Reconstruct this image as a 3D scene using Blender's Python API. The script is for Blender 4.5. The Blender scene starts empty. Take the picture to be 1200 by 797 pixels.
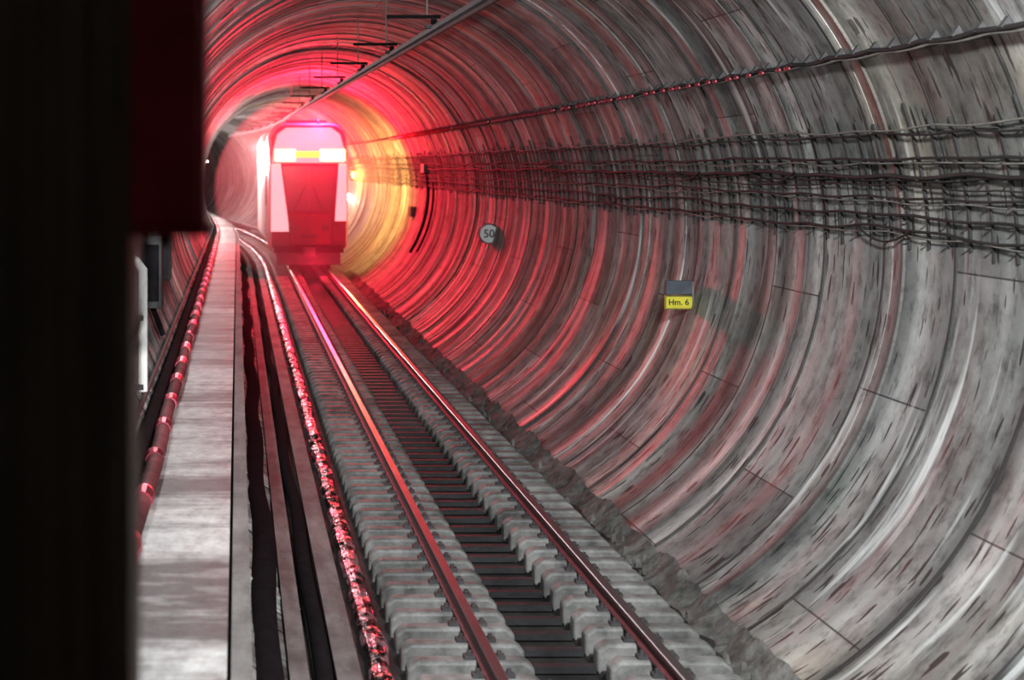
import bpy, math, random
from mathutils import Vector, noise as mnoise
random.seed(7)
sc = bpy.context.scene
H = 3.95
CX, CZ, R = 2.5, 3.15, 4.0
def off(y): return 0.0 if y < 60 else -(y-60)**2/600.0

# ------------------------------------------------------------ material helpers
class M:
    def __init__(s, name):
        s.m = bpy.data.materials.new(name); s.m.use_nodes = True
        s.nt = s.m.node_tree; s.b = s.nt.nodes['Principled BSDF']
        s._uv = None
    def n(s, t, **kw):
        nd = s.nt.nodes.new(t)
        for k, v in kw.items(): setattr(nd, k, v)
        return nd
    def l(s, a, b): s.nt.links.new(a, b)
    def coord(s, kind='UV'):
        tc = s.n('ShaderNodeTexCoord'); return tc.outputs[kind]
    def map(s, scale, kind='UV', rot=0.0, loc=(0,0,0)):
        mp = s.n('ShaderNodeMapping'); mp.inputs['Scale'].default_value = scale
        mp.inputs['Rotation'].default_value = (0,0,rot); mp.inputs['Location'].default_value = loc
        s.l(s.coord(kind), mp.inputs['Vector']); return mp.outputs[0]
    def noise(s, scale3, kind='UV', detail=3, rough=.55, rot=0.0, loc=(0,0,0), sc=1.0):
        nz = s.n('ShaderNodeTexNoise'); nz.inputs['Scale'].default_value = sc
        nz.inputs['Detail'].default_value = detail; nz.inputs['Roughness'].default_value = rough
        s.l(s.map(scale3, kind, rot, loc), nz.inputs['Vector']); return nz.outputs['Fac']
    def ramp(s, fac, stops):
        r = s.n('ShaderNodeValToRGB'); e = r.color_ramp.elements
        while len(e) < len(stops): e.new(.5)
        for i, (p, c) in enumerate(stops):
            e[i].position = p
            e[i].color = (c, c, c, 1) if isinstance(c, (int, float)) else (*c, 1)
        s.l(fac, r.inputs[0]); return r.outputs[0]
    def mix(s, a, b, fac=1.0, mode='MIX'):
        x = s.n('ShaderNodeMix', data_type='RGBA', blend_type=mode)
        for v, i in ((fac, 0), (a, 6), (b, 7)):
            if isinstance(v, (int, float)) : 
                x.inputs[i].default_value = v if i == 0 else (v, v, v, 1)
            elif isinstance(v, tuple): x.inputs[i].default_value = (*v, 1)
            else: s.l(v, x.inputs[i])
        return x.outputs[2]
    def math(s, op, a, b=0.0):
        x = s.n('ShaderNodeMath', operation=op)
        for i, v in enumerate((a, b)):
            if isinstance(v, (int, float)): x.inputs[i].default_value = v
            else: s.l(v, x.inputs[i])
        return x.outputs[0]
    def bump(s, h, st=.3, d=.02):
        b = s.n('ShaderNodeBump'); b.inputs['Strength'].default_value = st; b.inputs['Distance'].default_value = d
        s.l(h, b.inputs['Height']); s.l(b.outputs[0], s.b.inputs['Normal'])

def plain(name, col, rough=.5, metal=0, var=.3, nscale=6, emis=None, es=0, bump=.15, spec=.5):
    m = M(name)
    f = m.noise((nscale,)*3, 'Object', 4)
    lo = tuple(c*(1-var) for c in col); hi = tuple(min(1, c*(1+var)) for c in col)
    m.l(m.ramp(f, [(.3, lo), (.7, hi)]), m.b.inputs['Base Color'])
    m.b.inputs['Roughness'].default_value = rough; m.b.inputs['Metallic'].default_value = metal
    m.b.inputs['Specular IOR Level'].default_value = spec
    if bump: m.bump(f, bump, .01)
    if emis:
        m.b.inputs['Emission Color'].default_value = (*emis, 1); m.b.inputs['Emission Strength'].default_value = es
    return m.m

# lining concrete (UV in metres: u along tunnel, v around the ring)
def mat_lining():
    m = M('lining_concrete')
    band = m.ramp(m.noise((1.6, .03, 1), detail=2, rough=.5), [(.30, .14), (.43, .34), (.54, .54), (.68, 1.0)])
    fine = m.ramp(m.noise((8, .5, 1), detail=2, rough=.5, loc=(1, 4, 0)), [(.3, .88), (.6, 1.0)])
    broad = m.ramp(m.noise((.35, .12, 1), detail=2), [(.3, .5), (.7, 1.1)])
    patch = m.ramp(m.noise((.6, .7, 1), detail=9, rough=.74), [(.30, (.22, .215, .205)), (.47, (.62, .615, .595)), (.72, (1.0, .985, .96))])
    grain = m.ramp(m.noise((6, 3, 1), detail=5, rough=.7, loc=(5, 5, 0)), [(.34, .45), (.50, 1.0)])
    c = m.mix(band, broad, 1, 'MULTIPLY'); c = m.mix(c, patch, 1, 'MULTIPLY'); c = m.mix(c, fine, 1, 'MULTIPLY'); c = m.mix(c, grain, 1, 'MULTIPLY')
    # tint stains
    t1 = m.ramp(m.noise((.22, .3, 1), detail=3, loc=(4, 2, 0)), [(.52, 0), (.70, .6)])
    c = m.mix(c, m.mix(c, (1.0, .84, .62), 1, 'MULTIPLY'), t1)
    t2 = m.ramp(m.noise((.3, .5, 1), detail=3, loc=(9, 7, 0)), [(.58, 0), (.72, .6)])
    c = m.mix(c, m.mix(c, (.66, .86, .74), 1, 'MULTIPLY'), t2)
    # ring joints
    sp = m.n('ShaderNodeSeparateXYZ'); m.l(m.coord('UV'), sp.inputs[0])
    u, v = sp.outputs[0], sp.outputs[1]
    fr = m.math('FRACT', m.math('DIVIDE', u, 1.5))
    j1 = m.math('LESS_THAN', fr, .028)
    ringid = m.math('FLOOR', m.math('DIVIDE', u, 1.5))
    # every ring / segment has its own tone
    wn = m.n('ShaderNodeTexWhiteNoise', noise_dimensions='2D')
    stag = m.math('MULTIPLY', m.math('FRACT', m.math('MULTIPLY', ringid, .381)), 3.4)
    sv = m.math('DIVIDE', m.math('ADD', v, stag), 3.4)
    cb = m.n('ShaderNodeCombineXYZ'); m.l(ringid, cb.inputs[0]); m.l(m.math('FLOOR', sv), cb.inputs[1]); m.l(cb.outputs[0], wn.inputs['Vector'])
    c = m.mix(c, m.ramp(wn.outputs['Value'], [(0, .60), (1, 1.0)]), 1, 'MULTIPLY')
    fv = m.math('FRACT', sv)
    j2 = m.math('LESS_THAN', fv, .005)
    joint = m.math('MAXIMUM', j1, j2)
    c = m.mix(c, .02, m.math('MULTIPLY', joint, .88))
    # short thin dark dashes following the rings, and slanted scratches
    d1 = m.ramp(m.noise((17, 2.0, 1), detail=0, rough=.3), [(.69, 0), (.705, 1)])
    msk = m.ramp(m.noise((.5, .5, 1), detail=2, loc=(3, 3, 0)), [(.38, 0), (.5, 1)])
    d1 = m.math('MULTIPLY', d1, msk)
    d2 = m.ramp(m.noise((16, 2.2, 1), detail=0, rough=.4, rot=.35), [(.75, 0), (.765, 1)])
    d3 = m.ramp(m.noise((16, 2.2, 1), detail=0, rough=.4, rot=-1.0, loc=(5, 1, 0)), [(.77, 0), (.785, 1)])
    d = m.math('MAXIMUM', d1, m.math('MAXIMUM', d2, d3))
    c = m.mix(c, (.015, .014, .013), m.math('MULTIPLY', d, .92))
    # bright streaks running around the rings
    w = m.ramp(m.noise((3.4, .25, 1), detail=3, loc=(2, 8, 0)), [(.60, 0), (.70, .55)])
    c = m.mix(c, (.85, .87, .86), w)
    m.l(c, m.b.inputs['Base Color'])
    rr = m.ramp(m.noise((2, .2, 1), detail=2, loc=(7, 7, 0)), [(.35, .5), (.6, .85)])
    m.l(rr, m.b.inputs['Roughness'])
    m.b.inputs['Specular IOR Level'].default_value = .3
    h = m.math('ADD', m.noise((3, .08, 1), detail=1), m.math('MULTIPLY', m.noise((5, 4, 1), detail=6), .8))
    h = m.math('SUBTRACT', h, m.math('MULTIPLY', m.math('MAXIMUM', joint, d), .6))
    m.bump(h, .5, .02)
    return m.m

def mat_conc(name, lo, hi, s=(3, 3, 3), rough=.7, kind='Object', dirt=True, bump=.5, spec=.35):
    m = M(name)
    c = m.ramp(m.noise(s, kind, 6, .65), [(.3, lo), (.7, hi)])
    if dirt:
        g = m.ramp(m.noise((.7, .7, .7), kind, 4, .6, loc=(3, 1, 0)), [(.3, .35), (.6, 1.0)])
        c = m.mix(c, g, 1, 'MULTIPLY')
    m.l(c, m.b.inputs['Base Color']); m.b.inputs['Roughness'].default_value = rough
    m.b.inputs['Specular IOR Level'].default_value = spec
    m.bump(m.noise((14, 14, 14), kind, 5), bump, .02)
    return m.m

LIN = mat_lining()
def mat_walk():
    m = M('walkway_concrete')
    c = m.ramp(m.noise((6, 3, 1), 'Object', 6, .7), [(.3, (.20, .20, .195)), (.7, (.50, .505, .495))])
    b = m.ramp(m.noise((.15, .55, 1), 'Object', 5, .7), [(.42, .14), (.55, 1.0)])  # bands of lamp light and shadow put into the walkway colour
    sp = m.n('ShaderNodeSeparateXYZ'); m.l(m.coord('Object'), sp.inputs[0])
    j = m.math('LESS_THAN', m.math('FRACT', m.math('DIVIDE', sp.outputs[1], 1.2)), .02)
    c = m.mix(c, b, 1, 'MULTIPLY'); c = m.mix(c, .03, m.math('MULTIPLY', j, .6))
    m.l(c, m.b.inputs['Base Color'])
    m.b.inputs['Roughness'].default_value = .55
    m.b.inputs['Specular IOR Level'].default_value = .3
    m.bump(m.noise((10, 6, 4), 'Object', 5), .4, .02)
    return m.m
WALK = mat_walk()
FLOOR = mat_conc('trackbed_concrete', (.011, .010, .010), (.045, .043, .041), rough=.7, spec=.2)
LEDGE = mat_conc('ledge_concrete', (.08, .08, .077), (.22, .216, .21), s=(5, 1.2, 3))
SLEEP = mat_conc('sleeper_concrete', (.07, .07, .067), (.25, .246, .238), s=(5, 5, 5), rough=.6)
DARKS = mat_conc('dark_trough', (.010, .010, .011), (.03, .03, .033), rough=.55)
RUB = mat_conc('rubble', (.03, .029, .027), (.20, .192, .18), s=(5, 5, 5), rough=.85, bump=1, spec=.2)
BLACK = plain('black_rubber', (.009, .008, .009), 1.0, spec=0.02)
STEEL = plain('dark_steel', (.05, .048, .05), .6, .2, spec=.3)
RAILTOP = plain('polished_rail', (.66, .60, .63), .30, 1.0, var=.1, nscale=2, bump=.03)
RAILSIDE = plain('rusty_rail', (.10, .03, .035), .55, .2)
CABLE = plain('cable_sheath', (.018, .017, .017), .7, spec=.2)
CABLEG = plain('cable_galvanised', (.16, .155, .14), .6, .2)
GALV = plain('galvanised_strap', (.03, .03, .03), .7, spec=.2)
GLINT = plain('painted_red_glint', (1, .20, .26), .36, 1.0, var=.05)  # saturated red base colour paints the red glints
WHITE = plain('white_paint', (.78, .76, .74), .35, var=.06)
PILLAR = plain('train_white_panel_glow', (.85, .82, .82), .35, var=.05, emis=(1, .74, .76), es=.6)  # pinkish emission makes the pillars read as lit; they are no lamps
SIGNW = plain('sign_white', (.85, .86, .87), .5, var=.04)
SIGNK = plain('sign_black', (.01, .01, .01), .5)
SIGNY = plain('sign_yellow', (.62, .54, .03), .5, var=.1)
SIGNB = plain('sign_slate', (.05, .06, .08), .5)
REDP = plain('train_red_paint', (.12, .003, .01), .45, var=.2, spec=.2)
REDG = plain('train_head_panel_glare', (.6, .05, .05), .5, emis=(1, .46, .50), es=1.1, spec=.2)  # emission stands in for lamp glare over the head panel
GLASSD = plain('train_windshield', (.03, .002, .004), .15, var=.2, emis=(.6, 0, .03), es=.06, bump=0, spec=.3)
def emit(name, col, s): return plain(name, col, .4, var=0, emis=col, es=s, bump=0)
LAMPY = emit('headlamp_glow', (1, .82, .16), 9)
LAMPO = emit('strip_glow', (1, .30, .02), 4)
LAMPW = emit('fluorescent_tube', (1, .97, .92), 14)
LAMPS = emit('sodium_lens', (1, .42, .03), 12)
def mat_column():
    m = M('rusty_cabinet_paint')
    c = m.ramp(m.noise((26, 26, .5), 'Object', 5, .7), [(.35, (.010, .007, .005)), (.6, (.045, .030, .018)), (.8, (.12, .08, .045))])
    m.l(c, m.b.inputs['Base Color']); m.b.inputs['Roughness'].default_value = .7
    m.bump(m.noise((30, 30, 1), 'Object', 4), .3, .003); return m.m
COL = mat_column()
SIGBOX = plain('signal_housing_sheen', (.085, .004, .008), .7, var=.6, nscale=3, emis=(.5, .0, .01), es=.006, spec=.2)  # red sheen on the housing put into its colour and faint emission
REDPIPE = plain('pipe_red_lit', (.11, .025, .028), .7, var=.8, nscale=2, spec=.2)  # red light falling on the pipe is put into its base colour

# ------------------------------------------------------------ mesh builder
class MB:
    def __init__(s): s.v = []; s.f = []; s.mi = []; s.mats = []
    def mid(s, m):
        if m not in s.mats: s.mats.append(m)
        return s.mats.index(m)
    def poly(s, vs, fs, m):
        b = len(s.v); s.v += [tuple(x) for x in vs]; k = s.mid(m)
        for f in fs: s.f.append([b+i for i in f]); s.mi.append(k)
    def box(s, x0, x1, y0, y1, z0, z1, m):
        vs = [(x, y, z) for z in (z0, z1) for y in (y0, y1) for x in (x0, x1)]
        s.poly(vs, [(0,2,3,1), (4,5,7,6), (0,1,5,4), (2,6,7,3), (0,4,6,2), (1,3,7,5)], m)
    def prism(s, pts, y0, y1, m):   # pts (x,z), extruded in y
        n = len(pts)
        vs = [(x, y0, z) for x, z in pts] + [(x, y1, z) for x, z in pts]
        fs = [tuple(range(n)), tuple(range(2*n-1, n-1, -1))] + [(i, i+n, (i+1) % n+n, (i+1) % n) for i in range(n)]
        s.poly(vs, fs, m)
    def cyl(s, a, b, r, m, n=12, r2=None):
        a = Vector(a); b = Vector(b); d = (b-a).normalized(); r2 = r if r2 is None else r2
        p = d.orthogonal().normalized(); q = d.cross(p)
        vs = [a+(p*math.cos(t)+q*math.sin(t))*r for t in [2*math.pi*i/n for i in range(n)]]
        vs += [b+(p*math.cos(t)+q*math.sin(t))*r2 for t in [2*math.pi*i/n for i in range(n)]]
        s.poly(vs, [tuple(range(n-1, -1, -1)), tuple(range(n, 2*n))]+[(i, (i+1) % n, (i+1) % n+n, i+n) for i in range(n)], m)
    def tube(s, pts, r, m, n=6):
        k = len(pts); vs = []
        for i, p in enumerate(pts):
            p = Vector(p); d = (Vector(pts[min(i+1, k-1)])-Vector(pts[max(i-1, 0)])).normalized()
            up = Vector((0, 0, 1)) if abs(d.z) < .9 else Vector((0, 1, 0))
            a = d.cross(up).normalized(); b = a.cross(d)
            vs += [p+(a*math.cos(t)+b*math.sin(t))*r for t in [2*math.pi*j/n for j in range(n)]]
        fs = [(i*n+j, i*n+(j+1) % n, (i+1)*n+(j+1) % n, (i+1)*n+j) for i in range(k-1) for j in range(n)]
        fs += [tuple(range(n)), tuple(range((k-1)*n, k*n))]
        s.poly(vs, fs, m)
    def obj(s, name, parent=None, smooth=False, bevel=0, seg=2):
        me = bpy.data.meshes.new(name); me.from_pydata(s.v, [], s.f)
        for m in s.mats: me.materials.append(m)
        me.polygons.foreach_set('material_index', s.mi)
        if smooth: me.polygons.foreach_set('use_smooth', [True]*len(me.polygons))
        me.update()
        o = bpy.data.objects.new(name, me); sc.collection.objects.link(o)
        if bevel:
            b = o.modifiers.new('bevel', 'BEVEL'); b.width = bevel; b.segments = seg; b.limit_method = 'ANGLE'
        if parent: o.parent = parent
        return o
def empty(name, loc=(0, 0, 0)):
    e = bpy.data.objects.new(name, None); e.location = (0, 0, 0); e.empty_display_size = .2
    sc.collection.objects.link(e); return e
def frange(a, b, s):
    r = []; y = a
    while y < b-1e-6: r.append(y); y += s
    return r+[b]
YS = frange(-6, 60, 3)+frange(62, 150, 2)
def sweep(name, prof, mat, ys=YS, smooth=False, mb=None):
    o = mb or MB(); n = len(prof)
    vs = [(x+off(y), y, z) for y in ys for x, z in prof]
    fs = [(i*n+j, i*n+(j+1) % n, (i+1)*n+(j+1) % n, (i+1)*n+j) for i in range(len(ys)-1) for j in range(n)]
    fs += [tuple(range(n)), tuple(range((len(ys)-1)*n, len(ys)*n))]
    o.poly(vs, fs, mat)
    return o if mb else o.obj(name, smooth=smooth)
def wp(phi, y, inset=0.0):
    r = R-inset
    return (CX+r*math.cos(phi)+off(y), y, CZ+r*math.sin(phi))
def phi_slope(s, inset=0.0):
    """right-wall angle reached by a line dropping s metres per metre sideways from eye height"""
    r = R-inset; a = 1+s*s; b = -2*CX-2*s*(H-CZ)
    c = CX*CX+(H-CZ)**2-r*r
    X = (-b+math.sqrt(b*b-4*a*c))/(2*a); Z = H-s*X
    return math.atan2(Z-CZ, X-CX)

# ------------------------------------------------------------ tunnel lining
bands = []
y = -6.0
while y < 150:
    nxt = (math.floor(y/1.5+1e-6)+1)*1.5
    w = random.uniform(.25, .7) if y < 75 else 1.5
    e = min(y+w, nxt-.03)
    if nxt-.03-e < .15: e = nxt-.03
    dr = random.gauss(0, .006); sl = random.gauss(0, .008)
    bands.append((y, dr-sl, e, dr+sl)); y = e
    if abs(e-(nxt-.03)) < 1e-6:
        bands.append((e, -.02, nxt, -.02)); y = nxt
def lining(name, d0, d1, n):
    vs = []; fs = []; uvs = []
    ph = [math.radians(d0+(d1-d0)*i/n) for i in range(n+1)]
    rows = []
    for (ya, ra, yb, rb) in bands: rows += [(ya, ra), (yb, rb)]
    for (yy, dr) in rows:
        for p in ph:
            w = .012*mnoise.noise((p*3, yy*.15, 0))
            r = R-dr+w
            vs.append((CX+r*math.cos(p)+off(yy), yy, CZ+r*math.sin(p))); uvs.append((yy, p*R))
    m = n+1
    for i in range(len(rows)-1):
        for j in range(n): fs.append((i*m+j, (i+1)*m+j, (i+1)*m+j+1, i*m+j+1))
    me = bpy.data.meshes.new(name); me.from_pydata(vs, [], fs)
    uv = me.uv_layers.new(name='UVMap')
    for lp in me.loops: uv.data[lp.index].uv = uvs[lp.vertex_index]
    me.materials.append(LIN); me.update()
    o = bpy.data.objects.new(name, me); sc.collection.objects.link(o); return o
lining('wall_right', -66, 50, 44)
lining('ceiling', 50, 130, 30)
lining('wall_left', 130, 246, 40)

# ------------------------------------------------------------ floor and walkway
fl = MB()
sweep('', [(.10, -.6), (.10, -.28), (.40, -.28), (.40, -.36), (1.38, -.36), (2.42, -.36), (2.46, -.42), (3.08, -.42), (3.12, -.36), (4.42, -.36), (4.42, -.6)], FLOOR, mb=fl)
fl.obj('floor')
wk = MB()
sweep('', [(-.88, .93), (-.88, 1.05), (-.06, 1.05), (-.06, .93)], WALK, mb=wk)
sweep('', [(-.035, .90), (-.035, 1.05), (.09, 1.05), (.09, .90)], LEDGE, mb=wk)
sweep('', [(-.40, -.35), (-.40, .93), (0.02, .93), (0.02, -.35)], FLOOR, mb=wk)
wk.obj('walkway')
lg = MB()
sweep('', [(.43, -.36), (.43, -.22), (.59, -.22), (.59, -.36)], LEDGE, mb=lg)
sweep('', [(.82, -.36), (.82, -.25), (1.03, -.25), (1.03, -.36)], LEDGE, mb=lg)
lg.obj('cable_trough_kerb')
for X, z, r, a in ((.25, -.15, .13, .025), (.705, -.28, .08, .02)):  # matt black tubes stand in for dark wavy shadows
    h = MB()
    pts = [(X+off(y)+a*math.sin(y*1.1+X*9)+a*.7*math.sin(y*.5), y, z+.02*math.sin(y*.9)) for y in frange(2, 90, .25)]
    h.tube(pts, r, BLACK, 10); h.obj('shadow_hose', smooth=True)
# crumpled wet conduit on the trackbed, red glitter painted into its colour
gm = M('red_glitter_conduit')
glitter_spots = gm.ramp(gm.noise((2.2, 2.0, 2.2), 'Object', 2, .6), [(.47, 0), (.52, 1)])
gm.l(gm.mix((.03, .008, .01), gm.ramp(gm.noise((7, 5, 7), 'Object', 3), [(.4, (1, .30, .38)), (.7, (1, .70, .76))]), glitter_spots), gm.b.inputs['Base Color'])
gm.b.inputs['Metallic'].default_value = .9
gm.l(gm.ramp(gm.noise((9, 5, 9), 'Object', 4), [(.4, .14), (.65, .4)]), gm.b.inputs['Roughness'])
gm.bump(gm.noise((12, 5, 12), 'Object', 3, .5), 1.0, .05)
g = MB()
ys = frange(4, 90, .06); n = 8; vs = []
for yy in ys:
    ww = .10+.05*mnoise.noise((yy*1.7, 3, 0)); xx = 1.20+off(yy)+.03*mnoise.noise((yy*1.1, 9, 1))
    for j in range(n):
        t = 2*math.pi*j/n; vs.append((xx+ww*math.cos(t), yy, -.28+ww*.7*math.sin(t)+.03*mnoise.noise((yy*5, j, 2))))
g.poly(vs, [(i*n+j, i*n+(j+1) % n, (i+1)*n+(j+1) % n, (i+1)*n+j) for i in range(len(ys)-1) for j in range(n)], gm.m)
g.obj('red_glitter_conduit')

# rubble strip along the right wall
rb = MB(); xs = [4.14+.055*i for i in range(8)]; ys = frange(6, 60, .12); vs = []
for yy in ys:
    for i, xx in enumerate(xs):
        k = i/7
        z = -.37+.20*k*k+.12*(mnoise.noise((xx*3, yy*1.3, 0))*.6+mnoise.noise((xx*6, yy*5, 4))*.4)*(.3+k)
        vs.append((xx+.02*mnoise.noise((xx*5, yy*5, 8)), yy, z))
m_ = len(xs)
rb.poly(vs, [(i*m_+j, (i+1)*m_+j, (i+1)*m_+j+1, i*m_+j+1) for i in range(len(ys)-1) for j in range(m_-1)], RUB)
for k in range(120):
    yy = random.uniform(9, 45); xx = random.uniform(4.18, 4.45); s = random.uniform(.015, .04)
    P = [(xx-s, yy-s, -.33), (xx+s, yy-s*.6, -.33), (xx+s*.3, yy+s, -.33), (xx-s*.5, yy-s*.5, -.27+s), (xx+s*.6, yy-s*.3, -.28+s), (xx, yy+s*.5, -.27+s*.8)]
    rb.poly(P, [(0,2,1), (3,4,5), (0,1,4,3), (1,2,5,4), (2,0,3,5)], RUB)
rb.obj('rubble_strip')

# ------------------------------------------------------------ sleepers
sl = MB(); cl = MB()
RX = (2.05, 3.485)
for k in range(200):
    y0 = 7.0+.45*k; o = off(y0)
    for (xa, xb) in ((1.40, 2.46), (3.08, 4.10)):
        w = .092
        pr = [(xa, -.40), (xa, -.20), (xa+.08, -.135), (xb-.08, -.135), (xb, -.20), (xb, -.40)]
        sl.prism([(p[0]+o, p[1]) for p in pr], y0-w, y0+w, SLEEP)
    cl.box(2.46+o, 3.08+o, y0-.05, y0+.05, -.40, -.34, DARKS)
    for rx in RX:
        for sg in (-1, 1):
            x = rx+sg*.125+o
            cl.box(x-.045, x+.045, y0-.05, y0+.05, -.134, -.105, STEEL)
            cl.cyl((x, y0, -.105), (x, y0, -.07), .02, STEEL, 6)
S = empty('railway_sleepers')
sl.obj('concrete_blocks', S, bevel=.03)
cl.obj('ties_and_clips', S)
# rails
for rx in RX:
    r = MB()
    pr = [(-.075, -.13), (-.075, -.115), (-.012, -.10), (-.010, -.05), (-.045, -.04), (-.045, -.008)]
    top = [(-.038, 0), (.038, 0)]
    full = pr+top+[(-x, z) for x, z in reversed(pr)]
    ys_ = frange(-6, 60, 2)+frange(61, 120, 1)
    nn = len(full)
    vs = [(x+rx+off(yy), yy, z) for yy in ys_ for x, z in full]
    for j in range(nn):
        mt = RAILTOP if j in (5, 6, 7) else RAILSIDE
        b = [(i*nn+j, i*nn+(j+1) % nn, (i+1)*nn+(j+1) % nn, (i+1)*nn+j) for i in range(len(ys_)-1)]
        k = r.mid(mt)
        for f in b: r.f.append(list(f)); r.mi.append(k)
    r.v = vs
    r.obj('rail')

# ------------------------------------------------------------ right-wall cables
CB = empty('wall_cable_rack')
cm = MB()
slopes = [(-.060, .010, CABLEG), (-.050, .012, CABLE), (-.014, .016, CABLE), (-.006, .009, CABLEG), (.012, .024, CABLE), (.019, .012, CABLE),
          (.046, .014, CABLE), (.052, .008, CABLEG), (.074, .016, CABLE), (.098, .016, CABLE), (.103, .008, CABLEG),
          (.030, .009, CABLE)]
for k, (s, r, mt) in enumerate(slopes):
    ph = phi_slope(s, .05); pts = []
    for yy in frange(3, 80, .2):
        sag = .005*abs(math.sin(yy/.84*math.pi/2+k))+.007*mnoise.noise((yy*.9, k*3.1, 0))+.012*mnoise.noise((yy*.3, k*7, 5))
        pts.append(wp(ph-sag, yy, .05+.01*mnoise.noise((yy*2, k, 9))))
    cm.tube(pts, r, mt, 6)
# loose loops
for (yl, s0, ln, dp) in ((17.0, .010, 1.6, .035), (14.2, .095, 1.3, .035), (20.5, .01, 1.2, .03), (25, .08, 1.6, .03)):
    ph = phi_slope(s0, .08)
    cm.tube([wp(ph-dp*math.sin(math.pi*t/16), yl+ln*t/16, .08) for t in range(17)], .011, CABLE, 6)
cm.obj('cables', CB, smooth=True)
st = MB()
pa, pb = phi_slope(-.068), phi_slope(.115)
for i, yy in enumerate(frange(4, 78, .40)):
    a, b = pa+random.uniform(-.015, .015), pb-random.uniform(-.01, .02)
    if i % 5 == 0: a += .03
    for t in range(10):
        f0, f1 = a+(b-a)*t/10, a+(b-a)*(t+1)/10
        w = .012
        P = [wp(f0, yy-w, .0), wp(f1, yy-w, .0), wp(f1, yy+w, .0), wp(f0, yy+w, .0), wp(f0, yy-w, .025), wp(f1, yy-w, .025), wp(f1, yy+w, .025), wp(f0, yy+w, .025)]
        st.poly(P, [(0,1,2,3), (4,7,6,5), (0,4,5,1), (3,2,6,7), (0,3,7,4), (1,5,6,2)], GALV)
    for (s, r, mt) in slopes[:11:2]:
        ph = phi_slope(s+.004, .04)
        x, y_, z = wp(ph, yy, .05)
        st.box(x-.03, x+.04, yy-.010, yy+.010, z-.030, z-.02, GALV)
st.obj('hanger_straps', CB)

# leaky feeder cable higher on the wall
LF = empty('leaky_feeder_cable')
lf = MB(); ph = phi_slope(-.183, .07)
lf.tube([wp(ph-.006*abs(math.sin(yy*math.pi/1.0))+.004*mnoise.noise((yy, 0, 0)), yy, .07) for yy in frange(3, 90, .125)], .026, CABLE, 6)
lf.tube([wp(ph-.008-.006*abs(math.sin(yy*math.pi/1.0+.6)), yy, .08) for yy in frange(3, 90, .125)], .012, CABLEG, 6)
lf.obj('cable', LF, smooth=True)
cp = MB()
for yy in frange(4, 80, .4):
    a = wp(ph+.014, yy, 0.0); b = wp(ph+.002, yy, .10); c = wp(ph-.014, yy, 0.0)
    vs = [(a[0], yy-.03, a[2]), (b[0], yy-.03, b[2]), (c[0], yy-.03, c[2]), (a[0], yy+.03, a[2]), (b[0], yy+.03, b[2]), (c[0], yy+.03, c[2])]
    cp.poly(vs, [(0,1,2), (5,4,3), (0,3,4,1), (1,4,5,2), (2,5,3,0)], STEEL)
for yy in frange(16, 58, .4):  # beads added along the feeder to carry the painted red glints
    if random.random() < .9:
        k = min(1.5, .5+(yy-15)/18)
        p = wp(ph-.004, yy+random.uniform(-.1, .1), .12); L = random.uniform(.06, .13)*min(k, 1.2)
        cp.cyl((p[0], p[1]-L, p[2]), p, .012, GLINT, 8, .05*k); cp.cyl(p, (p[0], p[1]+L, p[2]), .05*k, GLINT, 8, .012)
cp.obj('clips_and_glint_beads', LF)

# ------------------------------------------------------------ overhead conductor rail
OC = empty('overhead_conductor_rail')
oc = MB()
def ocx(yy): return 3.40-.0215*yy if yy < 60 else 2.11+off(yy)
pr = [(-.05, -.06), (-.02, -.09), (.02, -.09), (.05, -.06), (.03, .0), (.06, .05), (-.06, .05), (-.03, 0)]
ys_ = frange(8, 100, 1); nn = len(pr)
vs = [(ocx(yy)+x, yy, H+2.02+z) for yy in ys_ for x, z in pr]
oc.poly(vs, [(i*nn+j, i*nn+(j+1) % nn, (i+1)*nn+(j+1) % nn, (i+1)*nn+j) for i in range(len(ys_)-1) for j in range(nn)], STEEL)
oc.obj('conductor', OC)
br = MB()
for yy in frange(12.2, 90, 5.0):
    x = ocx(yy); z = H+2.22
    br.box(x-.70, x+.10, yy-.03, yy+.03, z-.02, z+.03, BLACK)
    br.cyl((x, yy, H+2.07), (x, yy, z-.03), .045, BLACK, 10)
    for xx in (x-.1,):
        o_ = off(yy); zt = CZ+math.sqrt(R*R-(xx-o_-CX)**2)
        br.cyl((xx, yy, z), (xx, yy, zt+.03), .014, CABLEG, 8)
    br.box(x-.12, x+.12, yy-.08, yy+.08, H+2.05, H+2.10, STEEL)
br.obj('support_brackets', OC)

# ------------------------------------------------------------ signs
def text_mesh(s, size, mat, parent, loc, name):
    cu = bpy.data.curves.new(name, 'FONT'); cu.body = s; cu.size = size; cu.extrude = .004
    cu.align_x = 'CENTER'; cu.align_y = 'CENTER'; cu.offset = size*.012
    o = bpy.data.objects.new(name, cu); sc.collection.objects.link(o)
    o.rotation_euler = (math.pi/2, 0, 0); o.location = loc; cu.materials.append(mat); o.parent = parent
    return o
def px(x, yv, Y): return ((x-278)*Y/1750.0, Y, H-(yv-195)*Y/1750.0)
E = empty('speed_limit_sign')
c = px(573, 274, 37.2)
b = MB(); b.cyl((c[0], c[1]+.03, c[2]), (c[0], c[1], c[2]), .26, SIGNK, 36); b.cyl((c[0], c[1], c[2]), (c[0], c[1]-.012, c[2]), .225, SIGNW, 36)
b.box(c[0]+.15, c[0]+.36, c[1]+.03, c[1]+.07, c[2]-.02, c[2]+.02, STEEL); b.obj('disc', E)
text_mesh('50', .28, SIGNK, E, (c[0], c[1]-.018, c[2]-.005), 'numerals')
E = empty('speed_limit_sign')  # smaller dark oval beside the disc
c = px(595, 283, 36.4)
b = MB()
n = 28; vs = []
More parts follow.
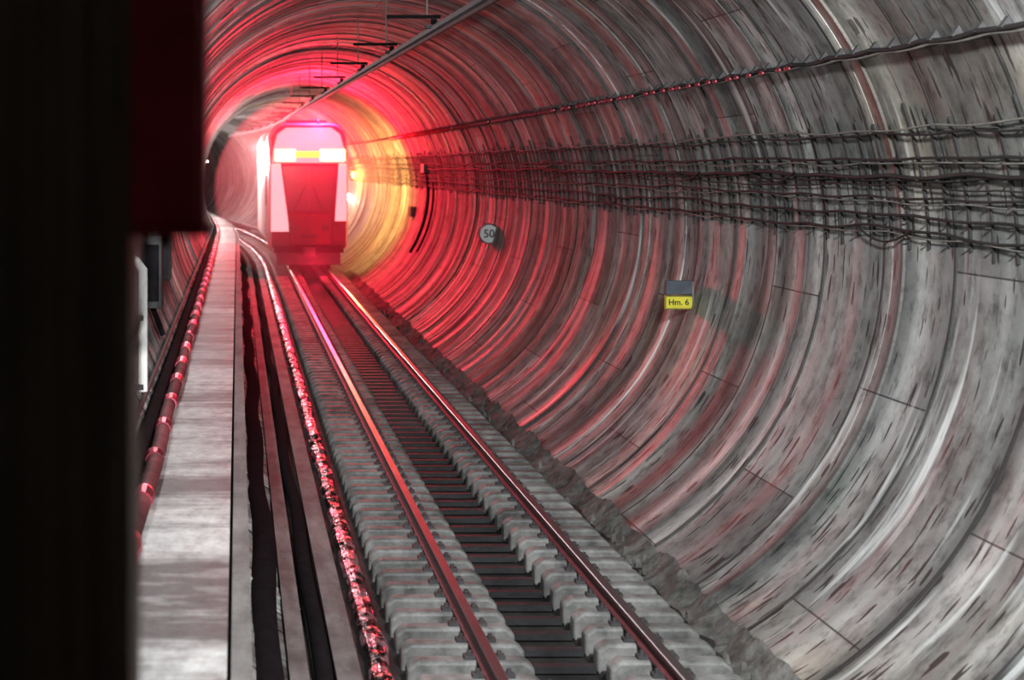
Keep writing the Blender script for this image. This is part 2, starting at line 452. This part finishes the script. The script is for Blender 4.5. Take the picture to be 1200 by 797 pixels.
for yy in (0, .03):
    for i in range(n):
        t = 2*math.pi*i/n; vs.append((c[0]+.14*math.cos(t), c[1]+yy+.12*math.cos(t), c[2]+.26*math.sin(t)))
b.poly(vs, [tuple(range(n)), tuple(range(2*n-1, n-1, -1))]+[(i, i+n, (i+1) % n+n, (i+1) % n) for i in range(n)], SIGNB)
b.box(c[0]+.05, c[0]+.2, c[1]+.03, c[1]+.07, c[2]-.02, c[2]+.02, STEEL); b.obj('dark_oval_disc', E)

E = empty('distance_marker_sign')
c = px(796, 346, 20.8)
b = MB()
b.box(c[0]-.18, c[0]+.18, c[1], c[1]+.10, c[2]-.20, c[2]-.005, SIGNY)
b.box(c[0]-.18, c[0]+.18, c[1], c[1]+.10, c[2]+.01, c[2]+.20, SIGNB)
b.box(c[0]+.18, c[0]+.205, c[1], c[1]+.12, c[2]-.20, c[2]+.18, CABLEG)
for z in (-.19, -.012): b.box(c[0]-.18, c[0]+.18, c[1]-.006, c[1], c[2]+z-.006, c[2]+z+.006, SIGNK)
b.box(c[0]+.1, c[0]+.34, c[1]+.12, c[1]+.15, c[2]-.03, c[2]+.03, STEEL)
b.obj('plates', E)
text_mesh('Hm. 6', .115, SIGNK, E, (c[0]-.01, c[1]-.008, c[2]-.10), 'lettering')

# wall conduit + junction boxes at the far right wall
E = empty('wall_junction_box')
b = MB()
def wallbox(xp, yp, Y, w, h):
    s = (yp-195)/(xp-278); ph = phi_slope(s); x, y_, z = wp(ph, Y, .06); 
    b.box(x-.12, x+.10, Y-w/2, Y+w/2, z-h/2, z+h/2, STEEL); return ph
pA = wallbox(500, 197, 50.5, .9, .28)
pB = wallbox(484, 248, 54, .8, .35)
pC = phi_slope(.5)
b.tube([wp(pA+(pC-pA)*t/20, 50.5, .04) for t in range(21)], .06, BLACK, 6)
b.tube([wp(pA-.12+(pC-pA)*.8*t/20, 49.2, .04) for t in range(21)], .035, BLACK, 6)
b.obj('boxes_and_conduit', E)

# ------------------------------------------------------------ left wall services
E = empty('service_pipes')
b = MB()
b.tube([(-.79+off(yy)+.015*math.sin(yy), yy, 1.15) for yy in frange(5, 100, .8)], .08, REDPIPE, 10)
b.tube([(-.93+off(yy), yy, 1.25) for yy in frange(5, 100, .8)], .07, BLACK, 8)
b.tube([(-1.00+off(yy), yy, 1.46) for yy in frange(5, 100, .8)], .03, CABLE, 8)
b.obj('pipes', E, smooth=True)
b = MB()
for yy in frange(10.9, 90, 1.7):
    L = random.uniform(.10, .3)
    b.cyl((-.79+off(yy), yy-L, 1.16), (-.79+off(yy), yy, 1.165), .082, GLINT, 14, .10)  # clamps coloured as red glints on the pipe
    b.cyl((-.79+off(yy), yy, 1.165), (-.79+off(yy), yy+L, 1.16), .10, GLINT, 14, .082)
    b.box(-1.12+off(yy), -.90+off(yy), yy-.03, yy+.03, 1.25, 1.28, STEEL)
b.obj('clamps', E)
E = empty('handrail_pole')
b = MB()
pts = [(-1.01, 16, 1.54+.1*i) for i in range(14)]+[(-1.01-.22*math.sin(t), 16, 2.92+.2*(1-math.cos(t))) for t in (.3, .7, 1.1, 1.5)]
b.tube(pts, .05, WHITE, 10); b.box(-1.22, -1.0, 15.95, 16.05, 1.56, 1.62, STEEL); b.box(-1.40, -1.0, 15.95, 16.05, 2.3, 2.36, STEEL)
b.obj('pole', E, smooth=False)
E = empty('wall_equipment_cabinet')
b = MB()
b.box(-1.42, -1.06, 21, 21.5, 1.95, 2.95, STEEL); b.box(-1.36, -1.10, 20.985, 21, 2.05, 2.85, BLACK)
b.cyl((-1.2, 21.2, 1.95), (-1.05, 21.2, 1.55), .04, BLACK, 8); b.cyl((-1.3, 21.2, 2.95), (-1.3, 21.2, 3.4), .03, BLACK, 8)
b.box(-1.43, -1.2, 27, 27.4, 1.9, 2.9, STEEL)
b.obj('cabinet', E, bevel=.01)

# fluorescent fittings along the left wall with their lamps
def plight(loc, col, w, r, parent=None, name='lamp_light'):
    l = bpy.data.lights.new(name, 'POINT'); l.energy = w; l.color = col; l.shadow_soft_size = r
    o = bpy.data.objects.new(name, l); o.location = loc; sc.collection.objects.link(o)
    if parent: o.parent = parent
    return o
for yy, pw in ((13, 50), (20, 170), (29, 140), (38, 90), (69, 900), (82, 1800), (96, 2600), (112, 2600)):
    E = empty('tunnel_wall_lamp')
    x, _, z = wp(math.radians(165), yy, .0)
    b = MB(); b.box(x-.05, x+.08, yy-.35, yy+.35, z-.06, z+.06, STEEL); b.cyl((x+.11, yy-.3, z), (x+.11, yy+.3, z), .03, LAMPW, 10)
    b.obj('fitting', E)
    plight((x+.30, yy, z-.05), (.96, .98, 1) if yy < 60 else (1, .78, .76), pw, .08, E)
# sodium lamps on right wall beyond the train
for (yy, s, mt, col, w) in ((75, .07, LAMPS, (1, .50, .12), 900), (78, .25, LAMPW, (1, .9, .75), 150)):
    E = empty('tunnel_wall_lamp')
    x, _, z = wp(phi_slope(s), yy, .0)
    b = MB(); b.box(x-.1, x+.08, yy-.15, yy+.15, z-.12, z+.12, STEEL); b.cyl((x-.12, yy-.18, z), (x-.12, yy+.12, z), .2, mt, 14); b.obj('fitting', E)
    plight((x-.4, yy-.1, z), col, w, .1, E)

# ------------------------------------------------------------ train
T = empty('metro_train')
tc, YF = 2.68, 56.0
def sect(hw, z0, z1, rad, n=6):
    pts = []
    for cx, cz, a0 in ((hw-rad, z1-rad, 0), (-hw+rad, z1-rad, 90), (-hw+.15, z0+.15, 180), (hw-.15, z0+.15, 270)):
        rr = rad if a0 < 180 else .15
        for i in range(n+1):
            a = math.radians(a0+90*i/n); pts.append((cx+rr*math.cos(a), cz+rr*math.sin(a)))
    return pts
b = MB()
stn = [(0, .93, .0, .10), (.12, .97, 0, .04), (.45, 1, 0, 0), (5, 1, 0, 0), (16, 1, 0, 0)]
vs = []; 
for (dy, s, a, dz) in stn:
    for (x, z) in sect(1.50*s, .85, 5.6-dz, .6): vs.append((tc+x+off(YF+dy)*.8, YF+dy, z))
nn = len(vs)//len(stn)
b.poly(vs, [(i*nn+j, (i+1)*nn+j, (i+1)*nn+(j+1) % nn, i*nn+(j+1) % nn) for i in range(len(stn)-1) for j in range(nn)], WHITE)
b.poly(vs[:nn], [tuple(range(nn))], REDP)
b.poly(vs[-nn:], [tuple(range(nn))], STEEL)
b.obj('body_shell', T, smooth=False)
def tp(pts): return [(tc+x, z) for x, z in pts]
b = MB()
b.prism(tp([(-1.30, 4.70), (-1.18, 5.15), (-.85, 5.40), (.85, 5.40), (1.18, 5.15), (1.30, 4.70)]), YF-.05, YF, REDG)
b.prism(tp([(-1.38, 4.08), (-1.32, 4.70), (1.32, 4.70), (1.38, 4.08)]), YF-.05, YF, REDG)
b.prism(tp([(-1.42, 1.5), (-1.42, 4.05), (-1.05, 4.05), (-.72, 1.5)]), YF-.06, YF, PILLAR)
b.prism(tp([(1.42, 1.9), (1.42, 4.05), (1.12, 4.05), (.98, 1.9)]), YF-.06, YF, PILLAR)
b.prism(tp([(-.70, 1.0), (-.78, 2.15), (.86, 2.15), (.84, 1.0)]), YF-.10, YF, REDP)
b.obj('front_panels', T, bevel=.03)
b = MB()
b.prism(tp([(-1.0, 3.98), (1.06, 3.98), (.90, 2.25), (-.78, 2.25)]), YF-.08, YF, GLASSD)
b.obj('windshield', T, bevel=.03)
b = MB()
b.box(tc-.015, tc+.015, YF-.10, YF-.08, 2.3, 3.95, STEEL)
for sx in (-1, 1):
    b.cyl((tc+sx*.55, YF-.11, 2.3), (tc+sx*.15, YF-.11, 3.2), .02, BLACK, 6)
b.box(tc-1.3, tc+1.3, YF-.2, YF+.1, .72, .98, BLACK)
b.box(tc-.22, tc+.22, YF-.55, YF, .62, .92, STEEL); b.cyl((tc, YF-.75, .77), (tc, YF-.5, .77), .16, STEEL, 12)
b.box(tc-1.2, tc+1.2, YF+.1, YF+.3, .25, .72, STEEL)
for yy in (YF+1.5, YF+3.6, YF+11, YF+13):
    for rx in RX: b.cyl((rx-.07+off(yy), yy, .43), (rx+.07+off(yy), yy, .43), .43, STEEL, 24)
    b.cyl((RX[0]+off(yy), yy, .43), (RX[1]+off(yy), yy, .43), .08, STEEL, 8)
b.box(tc-1.1, tc+1.1, YF+1, YF+4.2, .45, .86, STEEL); b.box(tc-1.1, tc+1.0, YF+10.4, YF+13.6, .45, .86, STEEL)
b.box(tc-.8, tc+.8, YF+2, YF+5, 5.5, 5.75, STEEL)
for sx in (-1, 1):
    b.box(tc+sx*.62-.14, tc+sx*.62+.14, YF-.13, YF-.1, 1.55, 1.75, GLASSD)
b.box(tc-.3, tc+.3, YF-.12, YF-.1, 1.28, 1.38, GLASSD)
b.cyl((tc+.35, YF+.35, 5.5), (tc+.35, YF-.25, 5.68), .03, STEEL, 8)
b.obj('underframe_and_fittings', T)
b = MB()
b.box(tc-1.26, tc-.50, YF-.12, YF-.04, 4.16, 4.58, LAMPY)
b.box(tc+.42, tc+1.36, YF-.12, YF-.04, 4.16, 4.58, LAMPY)
b.box(tc-.50, tc+.42, YF-.10, YF-.04, 4.28, 4.52, LAMPO)
b.obj('headlamps', T, bevel=.03)
b = MB()
for dy in (2.2, 5.5, 8.8, 12.1):
    for sx in (-1, 1):
        x = tc+sx*1.50+off(YF+dy)*.8
        b.box(x-.02, x+.02, YF+dy, YF+dy+1.3, 1.2, 3.6, GLASSD)
        b.box(x-.02, x+.02, YF+dy+1.5, YF+dy+2.9, 2.4, 3.6, BLACK)
b.obj('doors_and_windows', T)
def arealight(loc, target, sx, sy, w, col, parent, name):
    l = bpy.data.lights.new(name, 'AREA'); l.shape = 'RECTANGLE'; l.size = sx; l.size_y = sy; l.energy = w; l.color = col
    o = bpy.data.objects.new(name, l); o.location = loc; sc.collection.objects.link(o); o.parent = parent
    o.rotation_euler = (Vector(target)-Vector(loc)).to_track_quat('-Z', 'Y').to_euler(); return o
arealight((tc, YF-.14, 4.92), (tc, YF-10, 4.4), 2.0, .35, 1500, (1, .010, .05), T, 'red_marker_panel')
plight((tc+.35, YF-.45, 5.72), (1, .010, .05), 2300, .10, T, 'red_marker_light')
plight((tc+.2, YF-1.0, .35), (1, .02, .06), 140, .1, T, 'red_under_light')
arealight((tc+1.62, YF+1.2, 3.6), (tc+6, YF+3.5, 3.2), .5, .5, 480, (1, .52, .14), T, 'added_side_light')  # lights added beside the train to turn the wall behind it amber
arealight((tc+1.62, YF+6, 3.6), (tc+6, YF+7, 3.2), .5, .5, 480, (1, .52, .14), T, 'added_side_light')
arealight((tc+1.50, YF+11, 3.6), (tc+6, YF+12, 3.2), .5, .5, 500, (1, .52, .14), T, 'added_side_light')
plight((tc-1.8, YF+3.5, 4.6), (1, .66, .66), 420, .1, T, 'added_side_light')  # added pale pink light on the left of the train

# haze added around the train for the glare halo of its lamps
hz = MB(); hz.cyl((CX, 48.0, CZ), (CX, 60.0, CZ), 3.3, STEEL, 32)
ho = hz.obj('glare_haze')
hm = bpy.data.materials.new('haze'); hm.use_nodes = True; nt = hm.node_tree; nt.nodes.clear()
out = nt.nodes.new('ShaderNodeOutputMaterial'); vol = nt.nodes.new('ShaderNodeVolumeScatter')
vol.inputs['Density'].default_value = .024; vol.inputs['Anisotropy'].default_value = .3
nt.links.new(vol.outputs[0], out.inputs['Volume']); ho.data.materials[0] = hm

# ------------------------------------------------------------ foreground column and signal head
E = empty('equipment_column')
b = MB()
b.box(-.62, -.214, 3.0, 3.3, 1.05, 4.75, COL)
b.box(-.60, -.50, 2.985, 3.0, 1.15, 4.65, COL); b.box(-.30, -.235, 2.985, 3.0, 1.15, 4.65, COL)
b.obj('column', E, bevel=.008)
b = MB()
for z in (1.3, 2.0, 2.7, 3.4, 4.1):
    b.cyl((-.25, 2.98, z), (-.25, 2.97, z), .010, STEEL, 6); b.cyl((-.55, 2.98, z), (-.55, 2.97, z), .010, STEEL, 6)
b.obj('bolts', E)
b = MB()
b.box(-.235, -.062, 3.02, 3.22, H-.143, 4.70, SIGBOX)
b.box(-.062, -.050, 3.04, 3.20, H-.143, H-.115, SIGBOX)
b.box(-.225, -.075, 3.005, 3.02, H-.12, 4.65, SIGBOX)
b.obj('signal_head', E, bevel=.006)
b = MB()
b.cyl((-.19, 3.12, H-.143), (-.19, 3.12, H-.175), .012, BLACK, 10)
b.cyl((-.15, 3.12, H-.143), (-.15, 3.12, H-.168), .016, BLACK, 10)
b.tube([(-.19, 3.12, H-.16), (-.19, 3.12, H-.24), (-.193, 3.12, H-.31), (-.205, 3.12, H-.35), (-.22, 3.12, H-.37)], .007, BLACK, 8)
b.tube([(-.15, 3.12, H-.16), (-.152, 3.12, H-.26), (-.165, 3.12, H-.33), (-.20, 3.12, H-.38), (-.22, 3.12, H-.385)], .006, BLACK, 8)
b.obj('cable_tails', E, smooth=True)

# ------------------------------------------------------------ main lighting (added floodlight under the crown, out of frame, in place of station light)
E = empty('added_floodlight')
fx, fy, fz = 2.9, 4.5, 6.75
b = MB(); b.box(fx-.6, fx+.6, fy-.25, fy-.05, fz-.2, fz+.2, STEEL); b.cyl((fx, fy-.15, fz+.2), (fx, fy-.15, 7.15), .03, STEEL, 8); b.obj('housing', E)
arealight((fx, fy, fz), (5.3, 24, 4.8), 1.1, .35, 2900, (.95, .99, 1), E, 'flood')
E = empty('added_fill_lamp')  # lamp added behind the camera to lift the dark column
b = MB(); b.cyl((1.2, -2, 6.6), (1.2, -2, 6.75), .18, STEEL, 16, .08); b.cyl((1.2, -2, 6.75), (1.2, -2, 6.95), .02, STEEL, 8); b.obj('shade', E)
plight((1.2, -2, 6.45), (1, .85, .7), 45, .08, E)

w = bpy.data.worlds.new('dark'); sc.world = w; w.use_nodes = True
w.node_tree.nodes['Background'].inputs[0].default_value = (.02, .02, .022, 1)
w.node_tree.nodes['Background'].inputs[1].default_value = .5

# ------------------------------------------------------------ camera
cd_ = bpy.data.cameras.new('camera'); cam = bpy.data.objects.new('camera', cd_); sc.collection.objects.link(cam)
cam.location = (0, 0, H); cam.rotation_euler = (math.pi/2, 0, 0)
cd_.sensor_width = 36; cd_.lens = 36*1750/1200
cd_.shift_x = (600-278)/1200; cd_.shift_y = -(398.5-195)/1200
cd_.clip_end = 400
cd_.dof.use_dof = True; cd_.dof.focus_distance = 18; cd_.dof.aperture_fstop = 1.5
sc.camera = cam
sc.view_settings.view_transform = 'Standard'
